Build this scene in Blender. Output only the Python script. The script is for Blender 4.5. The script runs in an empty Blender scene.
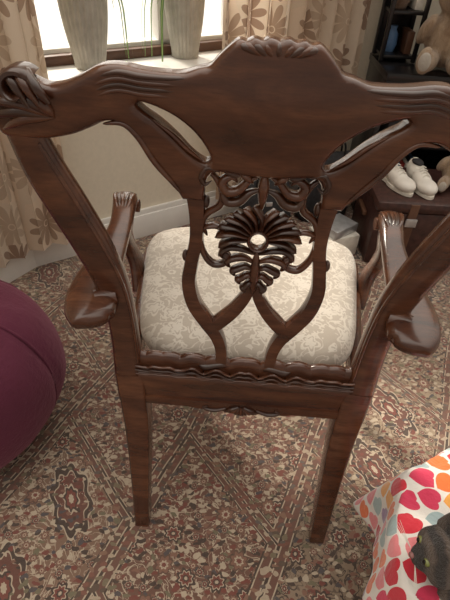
import bpy, bmesh, math, random
from mathutils import Vector, Matrix, noise
random.seed(4)
D=bpy.data; S=bpy.context.scene
COL=S.collection
R=math.radians

# ------------------------------------------------------------------ node helper
class NB:
    def __init__(s,name):
        s.m=D.materials.new(name); s.m.use_nodes=True
        s.t=s.m.node_tree; s.n=s.t.nodes; s.l=s.t.links
        s.b=s.n['Principled BSDF']
    def put(s,sock,v):
        if isinstance(v,bpy.types.NodeSocket): s.l.new(v,sock)
        else: sock.default_value=v
    def math(s,op,a,b=None,c=None,clamp=False):
        n=s.n.new('ShaderNodeMath'); n.operation=op; n.use_clamp=clamp
        s.put(n.inputs[0],a)
        if b is not None: s.put(n.inputs[1],b)
        if c is not None: s.put(n.inputs[2],c)
        return n.outputs[0]
    def vmath(s,op,a,b=None):
        n=s.n.new('ShaderNodeVectorMath'); n.operation=op
        s.put(n.inputs[0],a)
        if b is not None: s.put(n.inputs[1],b)
        return n.outputs['Value'] if op in('LENGTH','DOT_PRODUCT') else n.outputs[0]
    def coord(s,k='Object'): return s.n.new('ShaderNodeTexCoord').outputs[k]
    def mapping(s,v,scale=(1,1,1),rot=(0,0,0),loc=(0,0,0)):
        n=s.n.new('ShaderNodeMapping'); s.l.new(v,n.inputs[0])
        n.inputs['Scale'].default_value=scale;n.inputs['Rotation'].default_value=rot;n.inputs['Location'].default_value=loc
        return n.outputs[0]
    def sep(s,v):
        n=s.n.new('ShaderNodeSeparateXYZ'); s.l.new(v,n.inputs[0]); return n.outputs
    def comb(s,x,y,z=0.0):
        n=s.n.new('ShaderNodeCombineXYZ'); s.put(n.inputs[0],x);s.put(n.inputs[1],y);s.put(n.inputs[2],z); return n.outputs[0]
    def noise(s,v,scale=5,detail=3,rough=.5,dist=0,col=False):
        n=s.n.new('ShaderNodeTexNoise'); s.l.new(v,n.inputs['Vector'])
        n.inputs['Scale'].default_value=scale;n.inputs['Detail'].default_value=detail
        n.inputs['Roughness'].default_value=rough;n.inputs['Distortion'].default_value=dist
        return n.outputs[1 if col else 0]
    def warp(s,v,scale,amt):
        nz=s.noise(v,scale,2,col=True)
        n=s.n.new('ShaderNodeVectorMath'); n.operation='MULTIPLY_ADD'
        s.l.new(s.vmath('SUBTRACT',nz,(.5,.5,.5)),n.inputs[0]); n.inputs[1].default_value=(amt,)*3; s.l.new(v,n.inputs[2])
        return n.outputs[0]
    def vor(s,v,scale=1,rnd=1,dim='2D',feat='F1',metric='EUCLIDEAN'):
        n=s.n.new('ShaderNodeTexVoronoi'); n.voronoi_dimensions=dim; n.feature=feat; n.distance=metric
        s.l.new(v,n.inputs['Vector']); n.inputs['Scale'].default_value=scale; n.inputs['Randomness'].default_value=rnd
        return n.outputs
    def ramp(s,f,stops,const=False):
        n=s.n.new('ShaderNodeValToRGB'); r=n.color_ramp
        r.interpolation='CONSTANT' if const else 'LINEAR'
        while len(r.elements)<len(stops): r.elements.new(.5)
        for e,(p,c) in zip(r.elements,stops): e.position=p; e.color=(*c[:3],1)
        s.put(n.inputs[0],f); return n.outputs[0]
    def mix(s,f,a,b,mode='MIX'):
        n=s.n.new('ShaderNodeMix'); n.data_type='RGBA'; n.blend_type=mode
        s.put(n.inputs[0],f)
        for i,v in((6,a),(7,b)):
            if isinstance(v,tuple): v=(*v[:3],1)
            s.put(n.inputs[i],v)
        return n.outputs[2]
    def bump(s,h,st=.3,dist=.01):
        n=s.n.new('ShaderNodeBump'); n.inputs['Strength'].default_value=st;n.inputs['Distance'].default_value=dist
        s.l.new(h,n.inputs['Height']); s.l.new(n.outputs[0],s.b.inputs['Normal'])
    def out(s,col,rough=.5,**k):
        if isinstance(col,tuple): col=(*col[:3],1)
        s.put(s.b.inputs['Base Color'],col); s.put(s.b.inputs['Roughness'],rough)
        for a,v in k.items(): s.put(s.b.inputs[a.replace('_',' ')],v)
        return s.m
def simple(name,col,rough=.5,nscale=40,amt=.12,bump=0.0,**k):
    b=NB(name); c=b.coord(); n=b.noise(c,nscale,3)
    lo=tuple(x*(1-amt) for x in col); hi=tuple(min(1,x*(1+amt)) for x in col)
    if bump: b.bump(n,bump,.004)
    return b.out(b.ramp(n,[(.3,lo),(.7,hi)]),rough,**k)

# ------------------------------------------------------------------ materials
def mk_wood(name,k=1.0,rough=.25):
    b=NB(name); c=b.coord()
    g=b.noise(b.mapping(c,(1.6,6,7)),4,4,.5,.8)
    f=b.noise(b.mapping(c,(7,40,45)),6,4,.7,.5)
    col=b.ramp(g,[(.28,(.046*k,.0135*k,.0062*k)),(.5,(.102*k,.033*k,.0145*k)),(.74,(.180*k,.068*k,.030*k))])
    col=b.mix(b.math('MULTIPLY',b.math('POWER',f,2),1.0),col,(.020*k,.007*k,.004*k))
    b.bump(f,.05,.002)
    return b.out(col,rough,Coat_Weight=.5,Coat_Roughness=.13)
WOOD=mk_wood('mahogany'); WOOD_D=mk_wood('mahogany_carved',.55,.3)

def mk_carpet():
    b=NB('patterned_carpet'); c0=b.coord()
    c=b.warp(c0,22,.012)
    p=b.mapping(b.warp(c0,4,.02),(1/.30,1/.52,1),(0,0,R(36)),(.12,.3,0))
    x,y,_=b.sep(p)
    cx=b.math('FLOOR',x);cy0=b.math('MULTIPLY',cx,.37); y=b.math('ADD',y,cy0); cy=b.math('FLOOR',y)
    sx=b.math('SUBTRACT',b.math('FRACT',x),.5); sy=b.math('SUBTRACT',b.math('FRACT',y),.5)
    fx=b.math('MULTIPLY',b.math('ABSOLUTE',sx),.30); fy=b.math('MULTIPLY',b.math('ABSOLUTE',sy),.52)
    m=b.math('MINIMUM',b.math('SUBTRACT',.15,fx),b.math('SUBTRACT',.26,fy))
    wn=b.n.new('ShaderNodeTexWhiteNoise'); wn.noise_dimensions='2D'; b.l.new(b.comb(cx,cy),wn.inputs['Vector'])
    rnd=wn.outputs['Value']
    tan=(.30,.21,.14);rose=(.25,.115,.08);cream=(.58,.48,.36);brown=(.11,.056,.038);dark=(.026,.016,.016);red=(.19,.034,.028);olive=(.16,.15,.09);blue=(.05,.055,.07)
    field=b.ramp(rnd,[(0,(.31,.23,.16)),(.22,(.15,.062,.044)),(.42,(.38,.29,.20)),(.60,(.22,.125,.085)),(.78,(.10,.05,.036)),(.9,(.33,.24,.165))],True)
    lit=b.ramp(rnd,[(0,dark),(.22,cream),(.42,brown),(.60,cream),(.78,cream),(.9,dark)],True)
    n1=b.noise(c,18,1.5,.5,2.2); a1=b.math('ABSOLUTE',b.math('SUBTRACT',n1,.5))
    n2=b.noise(c,34,1,.5,1.5); a2=b.math('ABSOLUTE',b.math('SUBTRACT',n2,.52))
    col=b.mix(b.math('LESS_THAN',a2,.025),field,b.mix(.6,field,lit))
    col=b.mix(b.math('LESS_THAN',a1,.024),col,lit)
    q1=b.mapping(b.warp(c0,30,.03),(48,76,1),(0,0,.7)); v=b.vor(q1,1,.95)
    sm=b.ramp(b.sep(v['Color'])[0],[(0,dark),(.20,red),(.38,cream),(.50,olive),(.60,cream),(.74,rose),(.88,blue)],True)
    col=b.mix(b.math('LESS_THAN',v['Distance'],.36),col,sm)
    def ros(col,sc,rot,thr,base):
        q=b.mapping(c,(sc,sc,1),(0,0,rot)); v3=b.vor(q,1,.9)
        df=b.vmath('SUBTRACT',q,v3['Position']); dx,dy,_=b.sep(df)
        rr=b.math('SQRT',b.math('ADD',b.math('MULTIPLY',dx,dx),b.math('MULTIPLY',dy,dy)))
        an=b.math('ARCTAN2',dy,dx); pet=b.math('MULTIPLY_ADD',b.math('COSINE',b.math('MULTIPLY',an,8)),.045,base)
        rel=b.math('DIVIDE',rr,pet)
        r1=b.ramp(rel,[(0,cream),(.18,dark),(.34,red),(.62,cream),(.74,dark)],True)
        r2=b.ramp(rel,[(0,red),(.25,cream),(.45,rose),(.8,brown)],True)
        rc=b.mix(b.math('GREATER_THAN',b.sep(v3['Color'])[0],.5),r1,r2)
        k=b.math('MULTIPLY',b.math('LESS_THAN',rel,1.0),b.math('GREATER_THAN',b.sep(v3['Color'])[1],thr))
        return b.mix(k,col,rc)
    col=ros(col,28,.9,.5,.25); col=ros(col,13,.4,.5,.27)
    lx=b.math('MULTIPLY',sx,.30); ly=b.math('MULTIPLY',b.math('SUBTRACT',b.math('FRACT',b.math('MULTIPLY',y,2)),.5),.26)
    rr=b.math('SQRT',b.math('ADD',b.math('MULTIPLY',lx,lx),b.math('MULTIPLY',ly,ly)))
    an=b.math('ARCTAN2',ly,lx)
    lob=b.math('MULTIPLY_ADD',b.math('COSINE',b.math('MULTIPLY',an,8)),.008,.072)
    rel=b.math('DIVIDE',rr,lob)
    med=b.ramp(rel,[(0,cream),(.12,red),(.24,dark),(.32,cream),(.38,(.13,.036,.028)),(.70,cream),(.75,dark),(.93,cream)],True)
    mm=b.math('MULTIPLY',b.math('LESS_THAN',rel,1.0),b.math('GREATER_THAN',rnd,.45))
    mm=b.math('MULTIPLY',mm,b.math('MAXIMUM',b.math('LESS_THAN',rel,.30),b.math('GREATER_THAN',v['Distance'],.30)))
    col=b.mix(mm,col,med)
    bd=b.ramp(b.math('MULTIPLY',m,10),[(0,dark),(.03,cream),(.06,(.15,.06,.045)),(.20,cream),(.23,dark)],True)
    bcol=b.mix(b.math('LESS_THAN',v['Distance'],.38),bd,b.mix(.25,sm,tan))
    col=b.mix(b.math('LESS_THAN',m,.027),col,bcol)
    col=b.mix(b.math('MULTIPLY',b.noise(c0,150,2),.38),col,(.19,.135,.10))
    col=b.mix(b.math('MULTIPLY',b.noise(c0,6,3),.24),col,(.24,.175,.135))
    b.bump(b.noise(c0,500,2),.5,.004)
    return b.out(col,.95,Sheen_Weight=.2)
CARPET=mk_carpet()

def mk_damask():
    b=NB('cream_damask'); c=b.coord()
    q=b.mapping(b.warp(c,14,.02),(17,17,1)); v=b.vor(q,1,.8)
    df=b.vmath('SUBTRACT',q,v['Position']); dx,dy,_=b.sep(df)
    r=b.math('SQRT',b.math('ADD',b.math('MULTIPLY',dx,dx),b.math('MULTIPLY',dy,dy)))
    an=b.math('ARCTAN2',dy,dx); pet=b.math('MULTIPLY_ADD',b.math('COSINE',b.math('MULTIPLY',an,5)),.09,.31)
    rel=b.math('DIVIDE',r,pet)
    fl=b.math('MULTIPLY',b.math('LESS_THAN',rel,1),b.math('GREATER_THAN',b.math('ABSOLUTE',b.math('SUBTRACT',rel,.62)),.10))
    n=b.noise(c,24,2,.5,1.8); ln=b.math('LESS_THAN',b.math('ABSOLUTE',b.math('SUBTRACT',n,.5)),.032)
    kk=b.math('MAXIMUM',fl,ln)
    w=b.noise(b.mapping(c,(1,12,1)),160,2)
    col=b.mix(kk,(.45,.39,.325),(.64,.585,.51))
    col=b.mix(b.math('MULTIPLY',w,.3),col,(.42,.36,.30))
    b.bump(b.math('ADD',kk,w),.3,.002)
    return b.out(col,.75,Sheen_Weight=.3)
DAMASK=mk_damask()

def mk_curtain():
    b=NB('flower_curtain_fabric'); uv=b.coord('UV')
    q=b.mapping(uv,(5.2,5.2,1)); v=b.vor(q,1,.55)
    df=b.vmath('SUBTRACT',q,v['Position']); dx,dy,_=b.sep(df)
    r=b.math('SQRT',b.math('ADD',b.math('MULTIPLY',dx,dx),b.math('MULTIPLY',dy,dy)))
    an=b.math('ARCTAN2',dy,dx)
    an=b.math('ADD',an,b.math('MULTIPLY',b.sep(v['Color'])[0],3))
    cs=b.math('ABSOLUTE',b.math('COSINE',b.math('MULTIPLY',an,5)))
    R_=b.math('MULTIPLY_ADD',b.math('POWER',cs,.5),.42,.05)
    pet=b.math('MULTIPLY',b.math('LESS_THAN',r,R_),b.math('GREATER_THAN',r,.07))
    dot=b.math('LESS_THAN',r,.05)
    f=b.math('MAXIMUM',pet,dot)
    tone=b.ramp(b.sep(v['Color'])[1],[(0,(.46,.33,.24)),(.4,(.62,.49,.37)),(.7,(.38,.26,.19))],True)
    base=b.mix(b.math('GREATER_THAN',b.sep(v['Color'])[2],.3),(.84,.70,.56),(.80,.68,.55))
    col=b.mix(f,base,tone)
    b.bump(b.noise(uv,300,2),.1,.002)
    m=b.out(col,.8,Sheen_Weight=.2)
    tr=b.n.new('ShaderNodeBsdfTranslucent'); b.l.new(col,tr.inputs[0])
    mx=b.n.new('ShaderNodeMixShader'); mx.inputs[0].default_value=.35
    b.l.new(b.b.outputs[0],mx.inputs[1]);b.l.new(tr.outputs[0],mx.inputs[2])
    b.l.new(mx.outputs[0],b.n['Material Output'].inputs[0])
    return m
CURT=mk_curtain()

def mk_hearts():
    b=NB('heart_fleece'); uv=b.coord('UV')
    q=b.mapping(uv,(25,25,1)); v=b.vor(q,1,.4)
    df=b.vmath('SUBTRACT',q,v['Position']); dx,dy,_=b.sep(df)
    rn=b.sep(v['Color'])
    a=b.math('MULTIPLY_ADD',rn[1],1.6,.7)
    ca=b.math('COSINE',a);sa=b.math('SINE',a)
    x=b.math('SUBTRACT',b.math('MULTIPLY',dx,ca),b.math('MULTIPLY',dy,sa))
    y=b.math('ADD',b.math('MULTIPLY',dx,sa),b.math('MULTIPLY',dy,ca))
    k=2.35
    x=b.math('MULTIPLY',x,k);y=b.math('MULTIPLY_ADD',y,k,.1)
    x2=b.math('MULTIPLY',x,x);y2=b.math('MULTIPLY',y,y)
    s_=b.math('SUBTRACT',b.math('ADD',x2,y2),1.0)
    s3=b.math('MULTIPLY',b.math('MULTIPLY',s_,s_),s_)
    h=b.math('SUBTRACT',s3,b.math('MULTIPLY',x2,b.math('MULTIPLY',y2,y)))
    f=b.math('LESS_THAN',h,0)
    hc=b.ramp(rn[0],[(0,(.58,.025,.045)),(.2,(.80,.17,.04)),(.38,(.78,.24,.26)),(.55,(.36,.46,.47)),(.64,(.62,.04,.10)),(.78,(.80,.36,.08)),(.92,(.36,.24,.40))],True)
    n=b.noise(uv,70,2)
    col=b.mix(f,(.78,.73,.68),hc)
    b.bump(n,.5,.006)
    return b.out(col,.95,Sheen_Weight=.4)
HEART=mk_hearts()

WALL=simple('cream_wall_paint',(.78,.71,.58),.9,60,.03,.1)
WHITE=simple('white_gloss_paint',(.82,.80,.76),.35,20,.03)
STONE=simple('ribbed_stone_glaze',(.46,.43,.37),.6,25,.15,.2)
SOIL=simple('soil',(.05,.035,.025),.95,60,.4,.5)
b=NB('spider_plant_leaf'); uvv=b.sep(b.coord('UV'))[0]
LEAF=b.out(b.ramp(uvv,[(0,(.09,.20,.04)),(.3,(.10,.24,.05)),(.4,(.40,.48,.20)),(.6,(.40,.48,.20)),(.7,(.10,.24,.05)),(1,(.09,.20,.04))]),.45)
b=NB('plum_velour'); c=b.coord(); n=b.noise(c,60,4,.7); n2=b.noise(c,5,3)
b.bump(n,.6,.008)
PURPLE=b.out(b.mix(n2,(.070,.006,.024),(.13,.014,.044)),.85,Sheen_Weight=.3,Sheen_Tint=(.85,.4,.5,1))
BLACK=simple('black_lacquer',(.012,.011,.012),.25)
BLACKF=simple('black_fabric',(.02,.018,.02),.8,80,.4,.4)
MAROON=simple('dark_maroon_leather',(.05,.02,.016),.4,50,.4,.4)
OAK=simple('dark_window_board',(.10,.045,.025),.4,12,.3)
SILVER=simple('silver_wrap',(.55,.55,.56),.3,30,.2,Metallic=.6)
FLOOR_W=simple('ottoman_fabric',(.30,.22,.16),.9,80,.2,.3)
def mk_fur(name,a,bb,sc=30):
    b=NB(name); c=b.coord(); n=b.noise(b.mapping(c,(1,1,.45)),sc,5,.75,.6); h=b.noise(c,sc*5,3,.8)
    b.bump(h,1.0,.012)
    return b.out(b.ramp(n,[(.35,a),(.65,bb)]),.95,Sheen_Weight=.4)
FUR_T=mk_fur('tan_plush',(.34,.21,.12),(.60,.44,.29),35)
FUR_W=mk_fur('white_plush',(.60,.54,.46),(.80,.75,.68),35)
FUR_B=mk_fur('brown_plush',(.16,.08,.04),(.30,.17,.09),35)
b=NB('tabby_fur'); c=b.coord()
wv=b.n.new('ShaderNodeTexWave'); wv.inputs['Scale'].default_value=14; wv.inputs['Distortion'].default_value=6; wv.inputs['Detail'].default_value=3
b.l.new(c,wv.inputs['Vector']); h=b.noise(c,220,3,.8); b.bump(h,1,.01)
TABBY=b.out(b.mix(b.math('MULTIPLY',h,.6),b.ramp(wv.outputs[1],[(.25,(.022,.015,.012)),(.6,(.085,.055,.040)),(.9,(.16,.11,.08))]),(.04,.026,.02)),.9,Sheen_Weight=.2)
EYEB=simple('black_glass_eye',(.008,.006,.005),.08)
EYEG=simple('green_eye',(.16,.17,.05),.1)
PINK=simple('pink_nose',(.25,.11,.10),.5)
BLUE=simple('blue_cover',(.10,.20,.38),.4); REDM=simple('red_cover',(.35,.05,.04),.4); CREAMM=simple('cream_paper',(.72,.68,.60),.6)
SHOE=simple('white_shoe_leather',(.70,.66,.60),.5,30,.06)

# ------------------------------------------------------------------ mesh helpers
def empty(name,loc=(0,0,0),rot=(0,0,0)):
    o=D.objects.new(name,None); COL.objects.link(o); o.location=loc; o.rotation_euler=rot; o.empty_display_size=.05; return o
def finish(o,mat,parent=None,smooth=True,ang=40):
    if mat: 
        o.data.materials.clear(); o.data.materials.append(mat)
    if smooth:
        for p in o.data.polygons: p.use_smooth=True
        if ang<180: o.data.set_sharp_from_angle(angle=R(ang))
    if parent: o.parent=parent
    return o
def mesh(name,v,f,mat,parent=None,smooth=True,ang=40,uv=None):
    me=D.meshes.new(name); me.from_pydata([tuple(p) for p in v],[],f); me.update()
    o=D.objects.new(name,me); COL.objects.link(o)
    if uv:
        l=me.uv_layers.new(name='UVMap')
        for lp in me.loops: l.data[lp.index].uv=uv[lp.vertex_index]
    bm=bmesh.new(); bm.from_mesh(me); bmesh.ops.recalc_face_normals(bm,faces=bm.faces); bm.to_mesh(me); bm.free()
    return finish(o,mat,parent,smooth,ang)
def cr(P,n):
    P=[tuple(map(float,p)) for p in P]; m=len(P); out=[]
    for i in range(n):
        t=i/(n-1)*(m-1); k=min(int(t),m-2); u=t-k
        p0=P[max(k-1,0)];p1=P[k];p2=P[k+1];p3=P[min(k+2,m-1)]
        out.append(tuple(.5*((2*b)+(-a+c)*u+(2*a-5*b+4*c-d)*u*u+(-a+3*b-3*c+d)*u**3) for a,b,c,d in zip(p0,p1,p2,p3)))
    return out
def ell(n=12,e=2.6):
    o=[]
    for i in range(n):
        a=2*math.pi*i/n; c_,s_=math.cos(a),math.sin(a)
        o.append((math.copysign(abs(c_)**(2/e),c_),math.copysign(abs(s_)**(2/e),s_)))
    return o
BOXY=ell(16,5); ROUND=ell(12,2)
MOLD=[(-1,-.3),(-.92,-.9),(-.75,-1),(-.58,-.85),(-.45,-.45),(.45,-.45),(.58,-.85),(.75,-1),(.92,-.9),(1,-.3),(1,.3),(.9,.9),(.6,1),(-.6,1),(-.9,.9),(-1,.3)]
def sweep(name,P,mat,parent,ref=(0,1,0),prof=BOXY,n=None,ang=50):
    if n: P=cr(P,n)
    V=[];F=[];k=len(prof); ref=Vector(ref)
    C=[Vector(p[:3]) for p in P]
    for i,p in enumerate(P):
        T=(C[min(i+1,len(C)-1)]-C[max(i-1,0)]).normalized()
        s=T.cross(ref)
        if s.length<1e-4: s=T.cross(Vector((.3,.2,1)))
        s.normalize(); nn=s.cross(T).normalized()
        for a,b_ in prof: V.append(C[i]+s*(a*max(p[3],1e-4))+nn*(-b_*max(p[4],1e-4)))
    for i in range(len(P)-1):
        for j in range(k):
            F.append((i*k+j,i*k+(j+1)%k,(i+1)*k+(j+1)%k,(i+1)*k+j))
    F.append(tuple(range(k))); F.append(tuple((len(P)-1)*k+j for j in range(k)))
    return mesh(name,V,F,mat,parent,True,ang)
def join(name,objs,parent=None):
    objs=[o for o in objs if o]
    bm=bmesh.new(); mats=[]
    for o in objs:
        m0=o.data.materials[0]
        if m0 not in mats: mats.append(m0)
        idx=mats.index(m0); t=o.data.copy(); t.transform(o.matrix_basis)
        nb=len(bm.faces); bm.from_mesh(t); bm.faces.ensure_lookup_table()
        for f in bm.faces[nb:]: f.material_index=idx
        D.meshes.remove(t)
    me=D.meshes.new(name); bm.to_mesh(me); bm.free()
    for m_ in mats: me.materials.append(m_)
    for o in objs: D.objects.remove(o)
    o=D.objects.new(name,me); COL.objects.link(o)
    if parent: o.parent=parent
    return o
def box(name,c,s,mat,parent=None,rot=0,bev=.004):
    bm=bmesh.new(); bmesh.ops.create_cube(bm,size=1)
    for v in bm.verts: v.co=Vector((v.co.x*s[0],v.co.y*s[1],v.co.z*s[2]))
    if bev: bmesh.ops.bevel(bm,geom=bm.edges[:],offset=min(bev,min(s)*.45),segments=2,affect='EDGES',profile=.5)
    me=D.meshes.new(name); bm.to_mesh(me); bm.free()
    o=D.objects.new(name,me); COL.objects.link(o); 
    me.transform(Matrix.Translation(c)@Matrix.Rotation(rot,4,'Z'))
    return finish(o,mat,parent,True,40)
def ball(name,c,r,mat,parent=None,rot=(0,0,0),seg=20):
    bm=bmesh.new(); bmesh.ops.create_uvsphere(bm,u_segments=seg,v_segments=seg//2+2,radius=1)
    if not hasattr(r,'__len__'): r=(r,r,r)
    from mathutils import Euler
    M=Matrix.Translation(c)@Euler(rot).to_matrix().to_4x4()@Matrix.Diagonal((*r,1))
    bm.transform(M); me=D.meshes.new(name); bm.to_mesh(me); bm.free()
    o=D.objects.new(name,me); COL.objects.link(o); return finish(o,mat,parent,True,180)
def bake(o,name,mat,parent):
    dg=bpy.context.evaluated_depsgraph_get(); dg.update()
    me=D.meshes.new_from_object(o.evaluated_get(dg)); D.objects.remove(o)
    n=D.objects.new(name,me); COL.objects.link(n); return finish(n,mat,parent,True,180)
def blob(name,parts,mat,parent,vox=.006,sm=6):
    j=join(name+'_t',[ball('t',c,r,mat,rot=ro,seg=24) for c,r,ro in parts])
    m=j.modifiers.new('r','REMESH'); m.mode='VOXEL'; m.voxel_size=vox
    m=j.modifiers.new('s','SMOOTH'); m.iterations=sm; m.factor=.6
    return bake(j,name,mat,parent)
def lathe(name,prof,mat,parent,c=(0,0,0),n=48,rib=0,ribn=0,cap=True):
    V=[];F=[]
    for r,z in prof:
        for i in range(n):
            a=2*math.pi*i/n; q=r*(1+rib*math.cos(ribn*a)) if r>.01 else r
            V.append((c[0]+q*math.cos(a),c[1]+q*math.sin(a),c[2]+z))
    for k in range(len(prof)-1):
        for i in range(n): F.append((k*n+i,k*n+(i+1)%n,(k+1)*n+(i+1)%n,(k+1)*n+i))
    if cap: F.append(tuple(range(n))); F.append(tuple((len(prof)-1)*n+i for i in range(n)))
    return mesh(name,V,F,mat,parent,True,60)

# ------------------------------------------------------------------ chair
CX,CY=.052,.80
ch=empty('carved_dining_armchair',(CX,CY,0),(0,0,R(-2.2)))
KY=[(-1,.518),(0,.523),(.2,.553),(.42,.59),(.52,.603),(.7,.605),(.9,.59),(1.1,.56),(2,.5)]
def Yb(z):
    for (a,b_),(c_,d_) in zip(KY,KY[1:]):
        if z<=c_: return b_+(d_-b_)*(z-a)/(c_-a)-CY
    return .5-CY
def bp(u,z,w,t,dy=0): return (u,Yb(z)+dy,z,w,t)

# crest rail ----------------------------------------------------------
top=[(0,1.0565),(.010,1.0590),(.018,1.0560),(.027,1.0580),(.035,1.0545),(.044,1.0555),(.056,1.046),(.066,1.036),(.074,1.0275),(.088,1.0235),(.110,1.017),(.148,1.018),(.176,1.022),(.199,1.020),(.224,1.007),(.25,.996),(.269,.994),(.285,1.000),(.303,1.004),(.322,.999),(.337,.983),(.346,.960),(.344,.937),(.331,.925),(.29,.926),(.25,.935),(.222,.947),(.200,.957),(.180,.953),(.165,.936),(.152,.913),(.136,.890),(.120,.868),(.110,.850)]
low=[(.082,.850),(.080,.872),(.074,.889),(.060,.896),(.03,.893),(0,.892)]
hole=[(.157,.984),(.138,.979),(.114,.968),(.092,.950),(.077,.929),(.072,.914),(.080,.907),(.097,.918),(.117,.940),(.138,.959),(.155,.971),(.162,.979)]
hf=cr(top,120)+cr(low,24)
full=hf+[(-a,b_) for a,b_ in reversed(hf[1:-1])]
cu=D.curves.new('crest','CURVE'); cu.dimensions='2D'; cu.fill_mode='BOTH'
def addsp(pts):
    s=cu.splines.new('POLY'); s.points.add(len(pts)-1); s.use_cyclic_u=True
    for q,(a,b_) in zip(s.points,pts): q.co=(a,b_,0,1)
addsp(full)
hc=cr(hole+[hole[0]],36)[:-1]
addsp(hc); addsp([(-a,b_) for a,b_ in reversed(hc)])
cu.extrude=.006; cu.bevel_depth=.009; cu.bevel_resolution=4; cu.offset=-.008
co=D.objects.new('crest_c',cu); COL.objects.link(co)
bpy.context.view_layer.update()
dg=bpy.context.evaluated_depsgraph_get()
me=D.meshes.new_from_object(co.evaluated_get(dg)); D.objects.remove(co)
bm=bmesh.new(); bm.from_mesh(me)
bmesh.ops.remove_doubles(bm,verts=bm.verts,dist=1e-5)
for k in range(1,24):
    z=.85+k*.009
    bmesh.ops.bisect_plane(bm,geom=bm.verts[:]+bm.edges[:]+bm.faces[:],plane_co=(0,z,0),plane_no=(0,1,0))
for k in range(-17,18):
    bmesh.ops.bisect_plane(bm,geom=bm.verts[:]+bm.edges[:]+bm.faces[:],plane_co=(k*.02,0,0),plane_no=(1,0,0))
for v in bm.verts:
    u,z,h=v.co; 
    sw=1+.5*math.exp(-((u)/.16)**2)*math.exp(-((z-.975)/.06)**2)+.25*math.exp(-((abs(u)-.24)/.05)**2)
    v.co=(u,Yb(z)-h*sw,z)
bmesh.ops.recalc_face_normals(bm,faces=bm.faces); bm.to_mesh(me); bm.free()
o=D.objects.new('crest_rail',me); COL.objects.link(o); finish(o,WOOD,ch,True,35)

carv=[]
def line(pts,w,t,dy,n=24,mat=WOOD,ref=(0,1,0),prof=ROUND,pw=1):
    P=[]
    P0=cr([(a,b_) for a,b_ in pts],n)
    for i,(u,z) in enumerate(P0):
        k=max(math.sin(math.pi*(i+.25)/(n-1+.5)),0)**pw; P.append(bp(u,z,w*max(k,.12),t*max(k,.15),dy))
    return sweep('l',P,mat,None,ref,prof)
for s in(-1,1):
    for j in range(4):
        dz=-.003-j*.0066
        carv.append(line([(s*.070,1.028+dz),(s*.10,1.017+dz),(s*.148,1.016+dz),(s*.18,1.019+dz),(s*.21,1.010+dz),(s*.238,.999+dz*.9)],.0038,.0065,-.0135+.001*(j==0),30,WOOD if j%2 else WOOD_D,pw=.6))
    for j,(a,l) in enumerate([(-.35,.075),(-.05,.085),(.25,.085),(.55,.07),(.85,.05)]):
        c0=(s*.262,.958); e=(s*(.262+l*math.cos(a)),.958+l*math.sin(a)*.75)
        mid=(s*(.262+l*.5*math.cos(a+.25)),.958+l*.5*math.sin(a+.25)*.75)
        carv.append(line([c0,mid,e],.008,.010,-.018,14,WOOD_D if j%2 else WOOD))
        carv.append(line([c0,mid,e],.008,.009,.012,14,WOOD_D))
    P=[]
    for i in range(26):
        q=i/25; a=2.6-q*5.4; r_=.020*(1-.72*q)
        P.append((s*(.300+r_*math.cos(a)),Yb(1)-.004-.012*q,.992+r_*math.sin(a),.0065*(1-.4*q),.020))
    carv.append(sweep('scroll',P,WOOD_D,None,(0,1,0),ell(14,3)))
    for k in range(3):
        u0=.262+.013*k
        carv.append(sweep('c',[(s*u0,Yb(1)-.022,.978-.003*k,.003,.003),(s*(u0+.010),Yb(1)-.024,.994+.001*k,.006,.006),(s*(u0+.024),Yb(1)-.010,1.006-.001*k,.007,.006),(s*(u0+.030),Yb(1)+.012,1.004-.004*k,.005,.005)],WOOD if k%2 else WOOD_D,None,(1,0,0),ROUND,14))
    carv.append(line([(s*.205,.953),(s*.18,.955),(s*.162,.938),(s*.145,.906),(s*.125,.880),(s*.112,.862)],.0045,.006,-.014,24,pw=.5))
    carv.append(line([(s*.082,.912),(s*.10,.926),(s*.12,.946),(s*.145,.964)],.003,.005,-.014,18))
    carv.append(line([(s*.06,.897),(s*.076,.902),(s*.084,.889),(s*.079,.878),(s*.070,.884)],.004,.006,-.014,20,WOOD_D))
for j in range(-4,5):
    a=j*.36
    carv.append(line([(.010*math.sin(a),1.040),(.028*math.sin(a)+.001*j,1.049),(.044*math.sin(a),1.0565-.0014*abs(j))],.0052,.0080,-.0105,12,WOOD if j%2 else WOOD_D,pw=.6))
join('crest_carving',carv,ch)

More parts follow.
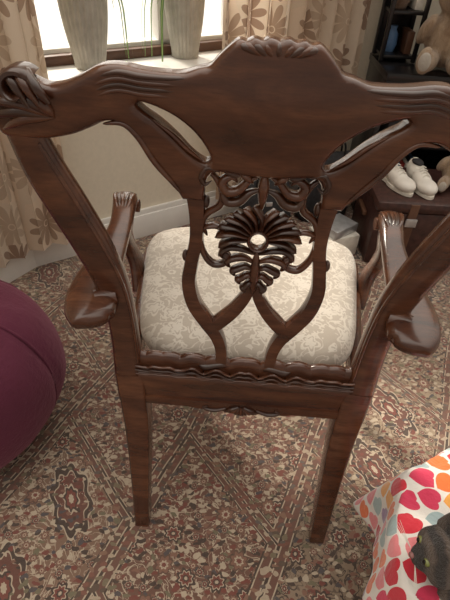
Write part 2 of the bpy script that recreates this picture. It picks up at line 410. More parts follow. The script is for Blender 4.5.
for s,nm in((-1,'left'),(1,'right')):
    sweep('stile_'+nm,[bp(s*.218,.40,.027,.020),bp(s*.221,.47,.028,.020),bp(s*.223,.54,.026,.016),bp(s*.226,.61,.026,.015),bp(s*.236,.68,.029,.015),bp(s*.256,.75,.031,.015),bp(s*.281,.82,.031,.015),bp(s*.303,.88,.029,.015),bp(s*.316,.94,.024,.014)],WOOD,ch,(0,1,0),ell(20,3),50)
    sweep('stile_bead_'+nm,[bp(s*.200,.50,.003,.004,-.014),bp(s*.203,.60,.003,.004,-.014),bp(s*.212,.68,.003,.004,-.014),bp(s*.232,.75,.003,.004,-.014),bp(s*.257,.82,.003,.004,-.014),bp(s*.28,.88,.003,.004,-.014),bp(s*.294,.92,.002,.003,-.014)],WOOD,ch,(0,1,0),ROUND,40)
    sweep('rear_leg_'+nm,[bp(s*.212,0,.0175,.0175),bp(s*.211,.08,.019,.0185),bp(s*.209,.2,.0215,.021),bp(s*.209,.33,.0255,.024),bp(s*.214,.42,.027,.024),bp(s*.218,.47,.027,.021)],WOOD,ch,(0,1,0),ell(20,7),30)
    f=[(s*.250,1.01-CY,.44,.034,.034),(s*.262,1.03-CY,.39,.036,.036),(s*.262,1.03-CY,.32,.028,.028),(s*.250,1.02-CY,.22,.019,.019),(s*.248,1.02-CY,.12,.015,.015),(s*.253,1.03-CY,.07,.018,.018)]
    lg=[sweep('l',f,WOOD,None,(0,1,0),ell(16,3),30),ball('b',(s*.255,1.033-CY,.030),(.030,.030,.030),WOOD)]
    for a in(-2.4,-.8,.8,2.4):
        dx,dy=math.cos(a),math.sin(a)
        lg.append(sweep('c',[(s*.255+.010*dx,1.033-CY+.010*dy,.075,.008,.008),(s*.255+.029*dx,1.033-CY+.029*dy,.05,.008,.008),(s*.255+.032*dx,1.033-CY+.032*dy,.025,.007,.007),(s*.255+.029*dx,1.033-CY+.029*dy,.006,.004,.004)],WOOD_D,None,(0,1,0),ROUND,12))
    join('front_leg_'+nm,lg,ch)
    sweep('side_rail_'+nm,[(s*.215,.61-CY,.45,.012,.033),(s*.245,.82-CY,.45,.012,.033),(s*.262,1.0-CY,.45,.012,.033)],WOOD,ch,(0,0,1),BOXY,12)
sweep('front_rail',[(-.258,1.02-CY,.45,.012,.033),(-.13,1.05-CY,.45,.012,.033),(0,1.06-CY,.45,.012,.033),(.13,1.05-CY,.45,.012,.033),(.258,1.02-CY,.45,.012,.033)],WOOD,ch,(0,0,1),BOXY,20)
sweep('rear_rail',[(-.200,Yb(.44),.444,.017,.040),(.200,Yb(.44),.444,.017,.040)],WOOD,ch,(0,0,1),BOXY,2)
V=[];F=[]; N_=80
for i in range(N_+1):
    u=-.19+.38*i/N_; au=abs(u)
    z=.402-.013*math.exp(-(u/.030)**2)-.005*math.exp(-((au-.062)/.018)**2)-.003*abs(math.cos(u*110))*(au<.1)
    y0=Yb(.42)-.020; y1=Yb(.42)+.006
    V+=[(u,y0,.424),(u,y0-.001,z+.003),(u,y0+.004,z),(u,y1,z),(u,y1,.424)]
for i in range(N_):
    for j in range(5): q=i*5; F.append((q+j,q+(j+1)%5,q+5+(j+1)%5,q+5+j))
F.append((0,1,2,3,4)); F.append(tuple(N_*5+j for j in range(5)))
mesh('apron',V,F,WOOD,ch,True,40)
rc=[]
for j in range(-3,4):
    a=j*.38
    rc.append(sweep('g',[(.006*math.sin(a),Yb(.42)-.021,.416,.002,.003),(.020*math.sin(a),Yb(.42)-.023,.416-.014*math.cos(a),.0042,.005),(.031*math.sin(a),Yb(.42)-.020,.414-.021*math.cos(a),.002,.003)],WOOD_D if j%2 else WOOD,None,(0,1,0),ROUND,10))
for s in(-1,1):
    rc.append(sweep('g',[(s*.030,Yb(.42)-.021,.410,.002,.003),(s*.052,Yb(.42)-.022,.402,.0035,.005),(s*.074,Yb(.42)-.021,.406,.003,.004),(s*.066,Yb(.42)-.021,.413,.002,.003)],WOOD_D,None,(0,1,0),ROUND,16))
rc.append(sweep('m',[(-.19,Yb(.46)-.016,.464,.002,.003),(.19,Yb(.46)-.016,.464,.002,.003)],WOOD,None,(0,1,0),ROUND,2))
join('rail_carving',rc,ch)
P=[]
def wav(u): return .0085*abs(math.cos(abs(u)*1000/52*math.pi))+.003*math.sin(abs(u)*150)
for i in range(141):
    u=-.222+.444*i/140
    P.append((u,Yb(.49)+.002,.487+wav(u)+.004*(abs(u)/.22)**2,.011,.024))
sh=[sweep('s',P,WOOD,None,(0,0,1),ell(14,3))]
for k in range(3):
    Q=[(-.205+.41*i/140,Yb(.485)-.0165-.0012*k,.492-.0075*k+wav(-.205+.41*i/140)*(1-.25*k),.0018,.003) for i in range(141)]
    sh.append(sweep('q',Q,WOOD_D if k%2 else WOOD,None,(0,1,0),ROUND))
join('carved_shoe',sh,ch)

# splat straps ----------------------------------------------------------
sp=[]
for s in(-1,1):
    sp.append(sweep('o',[bp(s*.098,.875,.013,.010),bp(s*.093,.85,.013,.010),bp(s*.0915,.815,.011,.010),bp(s*.093,.775,.0105,.010),bp(s*.101,.728,.011,.010),bp(s*.105,.688,.012,.010),bp(s*.096,.645,.013,.010),bp(s*.074,.606,.0135,.010),bp(s*.055,.573,.012,.010),bp(s*.046,.535,.011,.010),bp(s*.047,.485,.012,.010)],WOOD,None,(0,1,0),MOLD,70))
    sp.append(sweep('i',[bp(s*.004,.700,.009,.010),bp(s*.010,.672,.0095,.010),bp(s*.028,.638,.011,.010),bp(s*.052,.608,.012,.010),bp(s*.066,.594,.010,.009)],WOOD,None,(0,1,0),MOLD,36))
    sp.append(line([(s*.03,.500),(s*.045,.507),(s*.075,.500),(s*.09,.508)],.007,.010,-.006,20,WOOD_D))
    for (u,z,a) in [(.112,.70,.4),(.110,.745,-.4),(.078,.845,3.0)]:
        sp.append(ball('cusp',(s*u,Yb(z)-.002,z),(.005,.008,.010),WOOD_D,seg=10))
join('splat_straps',sp,ch)
mo=[]
def rib(pts,w,t=.008,dy=-.004,n=16,mat=WOOD_D,pw=1): mo.append(line(pts,w,t,dy,n,mat,pw=pw))
for s in(-1,1):
    rib([(s*.080,.894),(s*.066,.884),(s*.056,.864),(s*.058,.842),(s*.076,.826),(s*.083,.806),(s*.076,.786)],.0056,.009,-.002,34,WOOD,.5)
    rib([(s*.082,.80),(s*.085,.775),(s*.080,.750),(s*.066,.733),(s*.048,.737),(s*.044,.752),(s*.054,.757),(s*.058,.748)],.0056,.009,-.002,40,WOOD,.5)
    rib([(s*.004,.893),(s*.020,.884),(s*.034,.868),(s*.050,.866),(s*.056,.880),(s*.044,.888),(s*.036,.880)],.0075,.011,-.005,34,WOOD,.7)
    rib([(s*.002,.872),(s*.018,.866),(s*.032,.852),(s*.048,.850),(s*.054,.862),(s*.046,.868)],.0072,.011,-.006,28,WOOD_D,.7)
    rib([(s*.030,.895),(s*.040,.892),(s*.058,.897)],.006,.009,-.004,12)
    rib([(s*.014,.880),(s*.024,.890),(s*.034,.893)],.006,.009,-.006,12,WOOD)
    # little tie pieces that hold the shell to the C scrolls
    rib([(s*.050,.800),(s*.066,.806),(s*.084,.800)],.0045,.008,-.003,12,WOOD,.4)
    rib([(s*.034,.745),(s*.046,.750),(s*.056,.757)],.0045,.008,-.003,12,WOOD,.4)
    for j,(a,l) in enumerate([(0,.043),(15,.042),(30,.044),(45,.045),(60,.047),(76,.047),(93,.043)]):
        if j==0 and s==1: continue
        t=R(a); dx,dz=math.sin(t),math.cos(t)
        x0,z0=.014*dx,.787+.017*dz
        x1,z1=x0+l*.55*math.sin(t-.10),z0+l*.55*math.cos(t-.10); x2,z2=x0+l*math.sin(t+.22),z0+l*math.cos(t+.22)
        P=[];P0=cr([(s*x0,z0),(s*x1,z1),(s*x2,z2)],14)
        for i,(u,z) in enumerate(P0):
            q=i/13; wdt=.0022+.0036*q if q<.85 else (.0053*max(0,1-((q-.85)/.15)**2)**.5+.0007)
            P.append(bp(u,z,wdt,.0065+.006*math.sin(q*2.6),-.004-.005*math.sin(q*3)))
        mo.append(sweep('f',P,WOOD if j%2 else WOOD_D,None,(0,1,0),ROUND))
    # thin rim binding the flutes halfway out
    for j,(l,dz_) in enumerate([(.054,.005),(.045,.001),(.036,-.003),(.027,-.005),(.018,-.006)]):
        z=.766-j*.0158
        rib([(s*.002,z-.006),(s*l*.40,z+.003),(s*l*.78,z+dz_),(s*l,z-.008),(s*(l-.006),z-.018)],.0056,.010,-.006-.0012*j,22,WOOD if j%2 else WOOD_D,.6)
P=[bp(.0315*math.cos(t*math.pi/12),.789+.0345*math.sin(t*math.pi/12),.0024,.006,-.003) for t in range(-1,14)]
mo.append(sweep('r2',P,WOOD_D,None,(0,1,0),ROUND))
P=[bp(.0140*math.cos(t*math.pi/12),.787+.0170*math.sin(t*math.pi/12),.0034,.010,-.005) for t in range(25)]
mo.append(sweep('r',P,WOOD,None,(0,1,0),ROUND))
rib([(0,.772),(0,.735),(0,.70),(0,.675)],.009,.012,-.006,20,WOOD)
rib([(0,.897),(0,.875),(0,.838)],.008,.012,-.006,20,WOOD)
join('splat_carved_shell',mo,ch)

# arms --------------------------------------------------------------------
for s,nm in((-1,'left'),(1,'right')):
    A=[(s*.252,.535-CY,.640,.010,.008),(s*.254,.540-CY,.641,.026,.014),(s*.259,.551-CY,.643,.038,.017),(s*.265,.575-CY,.646,.044,.018),(s*.268,.61-CY,.652,.043,.017),(s*.266,.65-CY,.662,.036,.015),(s*.258,.70-CY,.679,.026,.014),(s*.254,.75-CY,.695,.021,.014),(s*.258,.795-CY,.704,.022,.016),(s*.264,.833-CY,.702,.024,.018),(s*.267,.858-CY,.690,.021,.016),(s*.266,.864-CY,.676,.017,.010)]
    ar=[sweep('a',A,WOOD,None,(0,0,1),ell(20,2.6),70)]
    ar.append(sweep('scr',[(s*.240,.846-CY,.686,.013,.013),(s*.290,.846-CY,.686,.013,.013)],WOOD,None,(0,0,1),ROUND,6))
    ar.append(sweep('jn',[(s*.232,.600-CY,.648,.020,.022),(s*.262,.585-CY,.648,.020,.016)],WOOD,None,(0,1,0),ROUND,4))
    for j in range(-2,3):
        ar.append(sweep('lf',[(s*.256+j*.0035,.775-CY,.712,.002,.002),(s*.260+j*.007,.80-CY,.719,.004,.004),(s*.264+j*.009,.83-CY,.717,.004,.004),(s*.266+j*.009,.855-CY,.706,.003,.003)],WOOD_D if j%2 else WOOD,None,(0,0,1),ROUND,14))
    join('arm_'+nm,ar,ch)
    B=[(s*.262,.83-CY,.690,.016,.018),(s*.270,.845-CY,.65,.015,.017),(s*.283,.875-CY,.60,.014,.016),(s*.285,.90-CY,.55,.014,.018),(s*.272,.90-CY,.50,.015,.022),(s*.266,.88-CY,.44,.013,.026)]
    sweep('arm_support_'+nm,B,WOOD,ch,(0,1,0),ell(16,3),36)

# seat cushion ------------------------------------------------------------
def seat_outline(n=120):
    o=[]
    for i in range(n):
        a=2*math.pi*i/n; c_,s_=math.cos(a),math.sin(a)
        e=5.5
        x=math.copysign(abs(c_)**(2/e),c_); y=math.copysign(abs(s_)**(2/e),s_)
        t=(y+1)/2
        hw=.210+(.274-.210)*t
        yy=.622+(1.065-.622)*t+ (.018*(1-x*x) if y>0 else 0)*abs(y)
        o.append((x*hw,yy-CY))
    return o
ol=seat_outline(); V=[];F=[];n=len(ol); cen=(0,.84-CY)
rings=[(1.0,.470),(1.015,.482),(1.012,.495),(.99,.506),(.95,.514),(.88,.521),(.78,.526),(.62,.530),(.45,.532),(.28,.533),(.12,.534)]
for s_,z in rings:
    for x,y in ol: V.append((cen[0]+(x-cen[0])*s_,cen[1]+(y-cen[1])*s_,z+.0015*noise.noise(Vector((x*s_*9,y*s_*9,3)))))
V.append((cen[0],cen[1],.534))
for k in range(len(rings)-1):
    for i in range(n): F.append((k*n+i,k*n+(i+1)%n,(k+1)*n+(i+1)%n,(k+1)*n+i))
k=len(rings)-1
for i in range(n): F.append((k*n+i,k*n+(i+1)%n,len(V)-1))
F.append(tuple(range(n)))
mesh('seat_cushion',V,F,DAMASK,ch,True,60)

# ------------------------------------------------------------------ room
fl=mesh('floor',[(-2.6,-1.6,0),(3.2,-1.6,0),(3.2,3.2,0),(-2.6,3.2,0),(-2.6,-1.6,-.05),(3.2,-1.6,-.05),(3.2,3.2,-.05),(-2.6,3.2,-.05)],[(0,1,2,3),(4,5,6,7),(0,1,5,4),(1,2,6,5),(2,3,7,6),(3,0,4,7)],CARPET,None,False)
C0=Vector((-.79,1.546,0)); E=Vector((.826,.564,0)).normalized(); N=Vector((.564,-.826,0)).normalized(); angA=math.atan2(E.y,E.x)
def wA(s,d,z): p=C0+E*s+N*d; return (p.x,p.y,z)
def boxA(name,s0,s1,d0,d1,z0,z1,mat,parent=None,bev=.003):
    c=wA((s0+s1)/2,(d0+d1)/2,(z0+z1)/2); return box(name,c,(s1-s0,d1-d0,z1-z0),mat,parent,angA,bev)
TH=.30; W0,W1,ZS,ZT=.12,1.10,.685,1.95; LA=1.66
def bA(s0,s1,d0,d1,z0,z1,mat,nm='t',bev=0): return boxA(nm,s0,s1,d0,d1,z0,z1,mat,None,bev)
wl=[bA(-.05,W0,-TH,0,0,2.4,WALL),bA(W1,LA,-TH,0,0,2.4,WALL),bA(W0,W1,-TH,0,0,ZS-.02,WALL),bA(W0,W1,-TH,0,ZT,2.4,WALL)]
join('wall_back',wl)
def wallseg(name,p,q,mat,th=.12,h=2.4,z0=0,inner=1):
    p=Vector(p);q=Vector(q); d=(q-p); L=d.length; a=math.atan2(d.y,d.x); nn=Vector((-d.y,d.x)).normalized()*inner
    c=(p+q)/2+nn*th/2
    return box(name,(c.x,c.y,z0+h/2),(L,th,h),mat,None,a,0)
PL=(-2.35,-1.09); 
wallseg('wall_left',PL,(-.79,1.546),WALL,.12,2.4,0,1)
EB=C0+E*LA
wallseg('wall_right',(EB.x,EB.y),(3.2,2.40),WALL,.12,2.4,0,1)
def skirt(name,p,q,side):
    p=Vector(p);q=Vector(q); d=q-p; L=d.length; a=math.atan2(d.y,d.x); nn=Vector((-d.y,d.x)).normalized()*side
    c=(p+q)/2
    a1=box('t',(c.x+nn.x*.010,c.y+nn.y*.010,.055),(L,.020,.11),WHITE,None,a,.002)
    a2=box('t',(c.x+nn.x*.007,c.y+nn.y*.007,.12),(L,.013,.03),WHITE,None,a,.005)
    return join(name,[a1,a2])
skirt('baseboard_left',PL,(-.79,1.546),-1)
skirt('baseboard_back',(C0.x,C0.y),(EB.x,EB.y),-1)
skirt('baseboard_right',(EB.x,EB.y),(3.2,2.40),-1)
wn=empty('window_1',wA((W0+W1)/2,-TH+.05,ZS)); inv=Matrix.Translation(-Vector(wn.location))
parts=[]
d0,d1=-TH+.02,-TH+.08
for (a,b_,c_,d_) in [(W0,W0+.06,ZS,ZT),(W1-.06,W1,ZS,ZT),(W0,W1,ZT-.06,ZT),(W0,W1,ZS,ZS+.05),((W0+W1)/2+.10,(W0+W1)/2+.16,ZS,ZT),(W0,W1,1.45,1.49)]:
    parts.append(bA(a,b_,d0,d1,c_,d_,WHITE,bev=.004))
fr=join('frame',parts); fr.data.transform(inv); fr.parent=wn
sl=boxA('sill_board',W0-.04,W1+.04,-TH,.035,ZS-.03,ZS,WHITE,None,.006); sl.data.transform(inv); sl.parent=wn
sb=boxA('timber_bead',W0+.0,W1,-TH+.08,-TH+.12,ZS,ZS+.035,OAK,None,.004); sb.data.transform(inv); sb.parent=wn
gb=NB('window_glass'); 
gm=gb.out((1,1,1),.0,Transmission_Weight=1.0,IOR=1.02,Alpha=.12)
gl=boxA('glass',W0+.05,W1-.05,-TH+.045,-TH+.049,ZS+.04,ZT-.05,gm,None,0); gl.data.transform(inv); gl.parent=wn

def curtain(name,path,z0,z1,waves,amp,seed=0):
    n=waves*14; base=cr(path,n); V=[];F=[];UV=[]; L=0; rows=26
    for j in range(rows+1):
        z=z0+(z1-z0)*j/rows; L=0; prev=None
        for i,(x,y) in enumerate(base):
            a=base[max(i-1,0)];b_=base[min(i+1,n-1)]
            t=Vector((b_[0]-a[0],b_[1]-a[1])).normalized(); nn=Vector((t.y,-t.x))
            ph=2*math.pi*waves*i/(n-1)+.5*noise.noise(Vector((i*.05,seed,z*.6)))
            am=amp*(.85+.4*noise.noise(Vector((i*.07,seed+5,z*.8))))
            q=Vector((x,y))+nn*am*math.sin(ph)+t*am*.35*math.sin(2*ph)
            if prev is not None: L+=(q-prev).length
            prev=q; V.append((q.x,q.y,z)); UV.append((L,z))
    for j in range(rows):
        for i in range(n-1): F.append((j*n+i,j*n+i+1,(j+1)*n+i+1,(j+1)*n+i))
    o=mesh(name,V,F,CURT,None,True,180,UV)
    return o
curtain('curtain',[(-1.02,1.02),(-.93,1.20),(-.835,1.36),(-.735,1.485),(-.60,1.575)],.115,2.3,8,.026,1)
cp=[wA(s,.09,0)[:2] for s in(.81,1.0,1.2,1.38,1.55)]
curtain('curtain.001',cp,.14,2.3,9,.032,7)

def pot(name,s,d,r0,r1,h,plant=False):
    e=empty(name,wA(s,d,ZS))
    prof=[(.02,0.001),(r0*.95,.001),(r0,.008),(r0*1.02,.02)]
    for k in range(12):
        t=k/11; prof.append((r0+(r1-r0)*math.sin(t*math.pi*.55)/math.sin(math.pi*.55),.02+(h-.04)*t))
    prof+=[(r1*1.04,h-.015),(r1*1.05,h-.003),(r1*1.0,h),(r1*.9,h),(r1*.88,h-.03)]
    lathe('pot_body',prof,STONE,e,n=180,rib=.028,ribn=26)
    lathe('soil',[(r1*.89,h-.03),(.01,h-.025)],SOIL,e,n=30)
    V=[];F=[];UV=[]
    for k in range(30):
        a=random.uniform(0,6.28); L=random.uniform(.22,.40); w=random.uniform(.005,.008); up=random.uniform(.7,1.5)
        if k<4: a=angA+random.uniform(-.5,.5)+(0 if plant else math.pi); L=random.uniform(.42,.52); up=.55
        b0=len(V)
        for i in range(13):
            t=i/12; rr=L*t*(.35+.65*t*.8)*(1.2-up*.4); z=h-.03+L*(up*t-1.25*t*t*up*.9)
            if k<4: rr=L*(.30*math.sin(min(t*1.6,1)*math.pi/2)+.05*t); z=h-.03+L*(.45*t-1.35*t*t)
            ww=w*(1-t**2.5)+.0006
            x=rr*math.cos(a);y=rr*math.sin(a)
            for sg in(-1,1):
                V.append((x-sg*ww*math.sin(a),y+sg*ww*math.cos(a),max(z,.01))); UV.append(((sg+1)/2,t))
            if i: q=b0+2*i; F.append((q-2,q-1,q+1,q))
    V2=[]
    for v in V:
        v=Vector(v); dd=v.dot(N)
        if dd<-.05: v-=N*(dd+.05)*.9
        if dd>.10: v-=N*(dd-.10)*.8
        de=v.dot(E)
        if de<-.12 and plant: v-=E*(de+.12)*.85
        V2.append(v)
    mesh('spider_plant_leaves',V2,F,LEAF,e,True,180,UV)
    return e
pot('ribbed_planter_pot',.385,-.125,.055,.082,.30,True)
pot('ribbed_planter_pot.001',.785,-.135,.053,.077,.29,False)

# ------------------------------------------------------------------ beanbag
pf=empty('plum_beanbag',(-.70,.765,0))
V=[];F=[];nu,nv=96,40
for j in range(nv+1):
    t=j/nv; ph=-math.pi/2+math.pi*t
    for i in range(nu):
        a=2*math.pi*i/nu
        seam=abs(math.sin(a*3)); sd=-.010*math.exp(-(seam/.10)**2)*math.cos(ph)
        cph=math.copysign(abs(math.cos(ph))**.78,math.cos(ph)); r=.285*cph+sd
        r+=.010*noise.noise(Vector((math.cos(a)*2.2,math.sin(a)*2.2,t*5)))*math.cos(ph)
        z=.225+.225*math.copysign(abs(math.sin(ph))**.9,math.sin(ph)); z=max(z,.0)
        z+=.006*noise.noise(Vector((math.cos(a)*4,math.sin(a)*4,t*6)))*(t>.3)
        V.append((r*math.cos(a),r*math.sin(a),z))
for j in range(nv):
    for i in range(nu): F.append((j*nu+i,j*nu+(i+1)%nu,(j+1)*nu+(i+1)%nu,(j+1)*nu+i))
mesh('bean_bag_body',V,F,PURPLE,pf,True,180)
pp=[]
for k in range(6):
    a0=math.pi*k/3; P=[]
    for j in range(20):
        ph=-.9+ (math.pi/2+.8)*j/19
        c_=math.copysign(abs(math.cos(ph))**.78,math.cos(ph)); r=.279*c_
        P.append((r*math.cos(a0),r*math.sin(a0),.225+.225*math.copysign(abs(math.sin(ph))**.9,math.sin(ph)),.0035,.0035))
    pp.append(sweep('p',P,PURPLE,None,(0,0,1),ROUND))
pp.append(ball('cap',(0,0,.450),(.03,.03,.006),PURPLE))
join('piping',pp,pf)

# ------------------------------------------------------------------ footstool, blanket, cat
FS=(.535,.335); FH=.345
fs=empty('round_footstool',(FS[0],FS[1],0))
lathe('cushion',[(.01,.14),(.185,.14),(.20,.155),(.205,.24),(.205,.30),(.195,.33),(.17,FH-.006),(.01,FH)],FLOOR_W,fs)
for a in(.8,2.37,3.94,5.5):
    sweep('leg',[(.13*math.cos(a),.13*math.sin(a),.15,.018,.018),(.15*math.cos(a),.15*math.sin(a),0,.011,.011)],WOOD,fs,(0,1,0),ROUND,4)
n=120; L=.335; V=[];UV=[];F=[]; rotb=-.05
for j in range(n+1):
    for i in range(n+1):
        s_=-L+2*L*i/n; t_=-L+2*L*j/n
        rho=math.hypot(s_,t_); a=math.atan2(t_,s_)+rotb
        Rr=.212
        fold=math.sin(a*8+.8)+.5*math.sin(a*13+2)
        if rho<Rr:
            r=rho; z=FH+.013+.010*noise.noise(Vector((s_*18,t_*18,1)))+.012*noise.noise(Vector((s_*8,t_*8,9)))
            z+=-.012*max(0,(rho/Rr-.75)/.25)**2
            r+=.012*fold*max(0,(rho/Rr-.6)/.4)**2*.5
        else:
            h=rho-Rr; bl=min(h,.035)
            r=Rr+.012*math.sin(min(h/.035,1)*math.pi/2)+.006*fold+max(h-.02,0)*(.10+.13*fold)
            z=FH+.002-.010*(bl/.035)-max(h-.012,0)*.95
            r=max(r,.214)
        V.append((r*math.cos(a),r*math.sin(a),max(z,.012))); UV.append((s_,t_))
for j in range(n):
    for i in range(n): q=j*(n+1)+i; F.append((q,q+1,q+n+2,q+n+1))
bl=mesh('heart_print_blanket',V,F,HEART,None,True,180,UV); bl.location=(FS[0],FS[1],0)
m=bl.modifiers.new('s','SOLIDIFY'); m.thickness=.006; m.offset=1

ct=empty('tabby_cat',(-.022,.034,.006))
hx,hy,hz=.375,.275,.425
Z0=FH+.026
parts=[((.555,.285,Z0+.062),(.115,.075,.060),(0,0,.1)),((.61,.30,Z0+.06),(.075,.078,.056),(0,0,0)),((.475,.28,Z0+.060),(.065,.056,.056),(0,-.2,0)),((.43,.278,Z0+.062),(.045,.040,.040),(0,-.4,0)),
 ((hx,hy,hz),(.040,.042,.038),(0,0,0)),((hx-.026,hy-.002,hz-.012),(.024,.022,.017),(0,0,0)),((hx-.010,hy+.024,hz-.010),(.022,.02,.02),(0,0,0)),((hx-.010,hy-.026,hz-.010),(.022,.02,.02),(0,0,0)),
 ((.43,.315,Z0+.016),(.060,.016,.016),(0,0,.1)),((.385,.320,Z0+.014),(.022,.016,.013),(0,0,0)),((.43,.240,Z0+.016),(.060,.016,.016),(0,0,-.1)),((.385,.235,Z0+.014),(.022,.016,.013),(0,0,0)),
 ((.60,.355,Z0+.035),(.055,.03,.035),(0,0,.2)),((.60,.225,Z0+.035),(.055,.03,.035),(0,0,-.2))]
for k in range(8):
    a=k/7; parts.append(((.68-.09*a*a*1.6,.30-.13*math.sin(a*1.5),Z0+.022),(.022-.006*a,)*3,(0,0,0)))
blob('body',parts,TABBY,ct,.004,4)
for s in(-1,1):
    y=hy+s*.025
    sweep('ear',[(hx+.002,y,hz+.020,.021,.012),(hx+.002,y+s*.003,hz+.042,.014,.008),(hx+.0,y+s*.007,hz+.064,.003,.002)],TABBY,ct,(1,0,0),ROUND,10)
    ball('eye',(hx-.0345,hy+s*.016,hz+.006),(.005,.0065,.0055),EYEG,ct)
    ball('pupil',(hx-.0385,hy+s*.016,hz+.006),(.002,.0035,.0048),EYEB,ct)
    for k in range(3): sweep('whisker',[(hx-.045,hy+s*.012,hz-.014,.0005,.0005),(hx-.055,hy+s*(.05),hz-.012+.008*k-.008,.0003,.0003)],CREAMM,ct,(0,0,1),ROUND,4)
ball('nose',(hx-.050,hy-.002,hz-.006),(.004,.005,.004),PINK,ct)

# ------------------------------------------------------------------ plush toys
def plush(name,loc,k,rz,fa,fb,tilt=0):
    e=empty(name,loc,(0,0,rz))
    S_=lambda p:[(tuple(k*x for x in c),tuple(k*x for x in r),ro) for c,r,ro in p]
    P=S_([((0,0,.088),(.070,.060,.085),(0,0,0)),((0,-.006,.205),(.066,.060,.058),(0,0,tilt)),((0,-.055,.19),(.034,.030,.026),(0,0,0)),
       ((-.055,0,.252),(.022,.012,.022),(0,0,0)),((.055,0,.252),(.022,.012,.022),(0,0,0)),
       ((-.070,-.025,.110),(.022,.030,.054),(.5,.4,0)),((.070,-.025,.110),(.022,.030,.054),(.5,-.4,0)),
       ((-.042,-.085,.034),(.030,.070,.030),(0,0,-.15)),((.042,-.085,.034),(.030,.070,.030),(0,0,.15)),
       ((-.050,-.145,.046),(.026,.018,.040),(0,0,0)),((.050,-.145,.046),(.026,.018,.040),(0,0,0)),((0,.06,.04),(.02,.02,.02),(0,0,0))])
    blob('body',P,fa,e,.006*k,4)
    ball('muzzle',(0,-.066*k,.188*k),(.026*k,.022*k,.019*k),fb,e)
    ball('nose',(0,-.089*k,.195*k),(.009*k,.006*k,.007*k),EYEB,e)
    for s in(-1,1):
        ball('eye',(s*.024*k,-.060*k,.216*k),.0065*k,EYEB,e)
        ball('foot_pad',(s*.050*k,-.160*k,.046*k),(.018*k,.006*k,.026*k),fb,e)
        ball('inner_ear',(s*.055*k,-.010*k,.252*k),(.013*k,.006*k,.013*k),fb,e)
    return e
cb=empty('black_media_cabinet',(1.10,2.26,0))
box('carcass_top',(0,0,.655),(.98,.36,.03),BLACK,cb); box('carcass_base',(0,0,.04),(.96,.34,.06),BLACK,cb)
for x in(-.475,0,.475): box('upright',(x,0,.35),(.025,.34,.58),BLACK,cb)
box('shelf',(0,.01,.36),(.93,.32,.018),BLACK,cb); box('back_panel',(0,.165,.35),(.95,.012,.58),BLACK,cb)
box('amplifier',(-.23,-.01,.42),(.38,.26,.09),BLACKF,cb); box('game_console',(.24,-.01,.41),(.34,.24,.07),BLACKF,cb)
for k in range(9): box('disc_case',(-.40+k*.022,0,.165),(.016,.2,.19),[BLUE,REDM,CREAMM,BLACKF][k%4],cb,0,.001)
TOPZ=.672
rk=empty('black_display_rack',(.69,2.34,TOPZ))
for x in(-.07,.07):
    for y in(-.07,.07): box('post',(x,y,.36),(.018,.018,.72),BLACK,rk)
box('rack_back',(0,.074,.36),(.14,.006,.72),BLACK,rk)
for k in range(5): box('shelf',(0,0,.02+k*.165),(.14,.15,.014),BLACK,rk)
for k,(m_,w_,h_) in enumerate([(BLUE,.05,.10),(FUR_B,.07,.09),(CREAMM,.04,.11),(SILVER,.06,.09)]):
    lathe('trinket_jar',[(.01,0),(w_*.4,0),(w_*.55,h_*.3),(w_*.45,h_*.7),(w_*.25,h_*.85),(w_*.3,h_),(.005,h_)],m_,rk,c=(-.025,0,.028+k*.165),n=24)
    box('box_set',(.04,0,.028+k*.165+.044),(.03,.11,.086),[OAK,CREAMM,BLUE,OAK][k],rk,0,.002)
tv=empty('television',(1.30,2.34,TOPZ))
box('screen',(0,0,.27),(.62,.035,.40),BLACK,tv,0,.006); box('neck',(0,.01,.05),(.06,.03,.09),BLACK,tv); box('base',(0,0,.008),(.28,.16,.014),BLACK,tv)
plush('teddy_bear',(.85,2.18,TOPZ+.002),1.3,-.35,FUR_T,FUR_W)
# trunk with shoes and toys
tr=empty('leather_storage_trunk',(.97,1.86,0))
TW,TD,THh=.76,.34,.30
box('chest',(0,0,THh*.42),(TW,TD,THh*.84),MAROON,tr,0,.012); box('lid',(0,0,THh*.92),(TW+.02,TD+.02,THh*.16),MAROON,tr,0,.018)
for x in(-.24,.24): box('strap',(x,-TD/2-.006,THh*.5),(.035,.010,THh*.96),OAK,tr,0,.002); box('buckle',(x,-TD/2-.014,THh*.72),(.045,.008,.035),SILVER,tr,0,.002)
box('handle',(-TW/2-.012,0,THh*.6),(.018,.12,.02),OAK,tr,0,.005)
def shoe(name,loc,rz):
    e=empty(name,loc,(0,0,rz))
    blob('upper',[((0,-.070,.030),(.040,.055,.028),(0,0,0)),((0,-.02,.036),(.036,.060,.034),(.2,0,0)),((0,.045,.042),(.033,.050,.040),(0,0,0)),((0,.075,.052),(.028,.024,.040),(0,0,0))],SHOE,e,.004,4)
    V=[];F=[];n_=40
    for z in(.001,.014):
        for i in range(n_):
            a=2*math.pi*i/n_; y=.118*math.sin(a)-.01; w_=.040-.006*math.exp(-((y-.01)/.03)**2)-(.006 if y>0 else 0)
            V.append((w_*math.cos(a),y,z))
    for i in range(n_): F.append((i,(i+1)%n_,n_+(i+1)%n_,n_+i))
    F.append(tuple(range(n_)));F.append(tuple(n_+i for i in range(n_)))
    mesh('sole',V,F,CREAMM,e)
    ball('opening',(0,.052,.082),(.022,.034,.010),BLACKF,e)
    for k in range(4): sweep('lace',[(-.016,-.045+.016*k,.060+.006*k,.002,.002),(0,-.043+.016*k,.069+.005*k,.002,.002),(.016,-.045+.016*k,.060+.006*k,.002,.002)],CREAMM,e,(0,1,0),ROUND,8)
shoe('white_shoe',(.675,1.85,THh+.002),.35); shoe('white_shoe.001',(.775,1.84,THh+.002),.15)
plush('toy_bear',(.925,1.87,THh+.003),.80,-.35,FUR_T,FUR_W)
plush('toy_monkey',(1.12,1.86,THh+.003),.72,-.1,FUR_B,FUR_T)
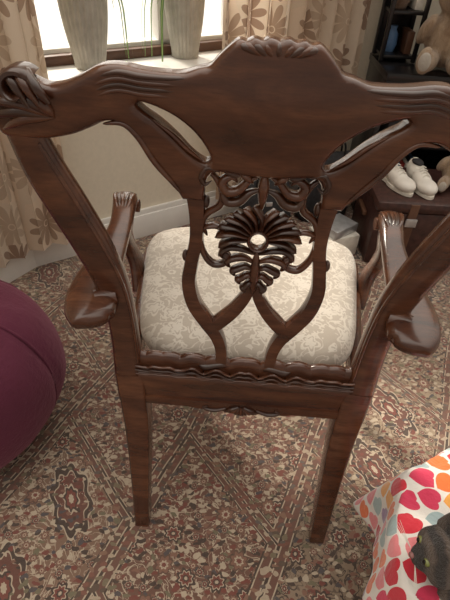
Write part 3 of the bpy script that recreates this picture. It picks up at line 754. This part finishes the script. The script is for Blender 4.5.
# bags on the floor
def bag(name,loc,rz,sc,h):
    hb=empty(name,loc,(0,0,rz)); V=[];F=[];nn_=40
    for k,(w,d_,z) in enumerate([(.11,.05,0),(.125,.06,.05),(.13,.062,.28),(.125,.055,.6),(.11,.035,.85),(.10,.015,.97),(.09,.004,1)]):
        for i in range(nn_):
            a=2*math.pi*i/nn_; e_=3.2
            V.append((sc*w*math.copysign(abs(math.cos(a))**(2/e_),math.cos(a)),sc*d_*math.copysign(abs(math.sin(a))**(2/e_),math.sin(a)),h*z+.010*noise.noise(Vector((math.cos(a)*2,math.sin(a)*2,k+h*9)))*(k>1)))
    for k in range(6):
        for i in range(nn_): F.append((k*nn_+i,k*nn_+(i+1)%nn_,(k+1)*nn_+(i+1)%nn_,(k+1)*nn_+i))
    F.append(tuple(range(nn_)));F.append(tuple(6*nn_+i for i in range(nn_)))
    mesh('bag_body',V,F,BLACKF,hb)
    for s in(-1,1): sweep('handle',[(-.06*sc,s*.02,h*.85,.005,.004),(-.05*sc,s*.02,h+.04,.005,.004),(0,s*.02,h+.075,.005,.004),(.05*sc,s*.02,h+.04,.005,.004),(.06*sc,s*.02,h*.85,.005,.004)],BLACK,hb,(0,1,0),ROUND,24)
    box('clasp',(0,-.05*sc,h*.62),(.03,.012,.02),SILVER,hb,0,.002)
bag('black_handbag',(.16,1.93,0),.25,.95,.25)
bag('black_shopping_bag',(.445,2.08,0),.25,1.0,.33)
pc=empty('wrapped_parcels',(.46,1.78,0),(0,0,.4))
box('parcel_low',(0,0,.05),(.18,.13,.10),CREAMM,pc); box('parcel_mid',(.01,0,.12),(.14,.11,.04),SILVER,pc,.3); box('ribbon',(0,0,.051),(.184,.02,.102),REDM,pc,0,.001)

# ------------------------------------------------------------------ camera, light
cd=D.cameras.new('camera'); cam=D.objects.new('camera',cd); COL.objects.link(cam)
cam.matrix_world=Matrix.Translation((0,0,1.165))@Matrix.Rotation(R(50),4,'X')@Matrix.Rotation(R(3.2),4,'Z')
cd.sensor_width=36; cd.lens=470/600*36; cd.clip_start=.02; S.camera=cam
w=D.worlds.new('World'); S.world=w; w.use_nodes=True; bg=w.node_tree.nodes['Background']
tc=w.node_tree.nodes.new('ShaderNodeTexCoord'); rp=w.node_tree.nodes.new('ShaderNodeValToRGB')
dt=w.node_tree.nodes.new('ShaderNodeVectorMath'); dt.operation='DOT_PRODUCT'; dt.inputs[1].default_value=(-.25,.55,.80)
w.node_tree.links.new(tc.outputs['Generated'],dt.inputs[0]); w.node_tree.links.new(dt.outputs['Value'],rp.inputs[0])
e0,e1=rp.color_ramp.elements; e0.position=0; e0.color=(.27,.235,.20,1); e1.position=.85; e1.color=(1.65,1.54,1.38,1)
w.node_tree.links.new(rp.outputs[0],bg.inputs[0]); bg.inputs[1].default_value=1.4
sd=D.lights.new('sun','SUN'); sd.energy=6; sd.angle=R(9); sd.color=(1,.91,.77)
so=D.objects.new('sun',sd); COL.objects.link(so)
dirv=Vector((.50,-.62,-.62)).normalized(); so.rotation_euler=dirv.to_track_quat('-Z','Y').to_euler()
S.view_settings.view_transform='Standard'; S.view_settings.look='None'
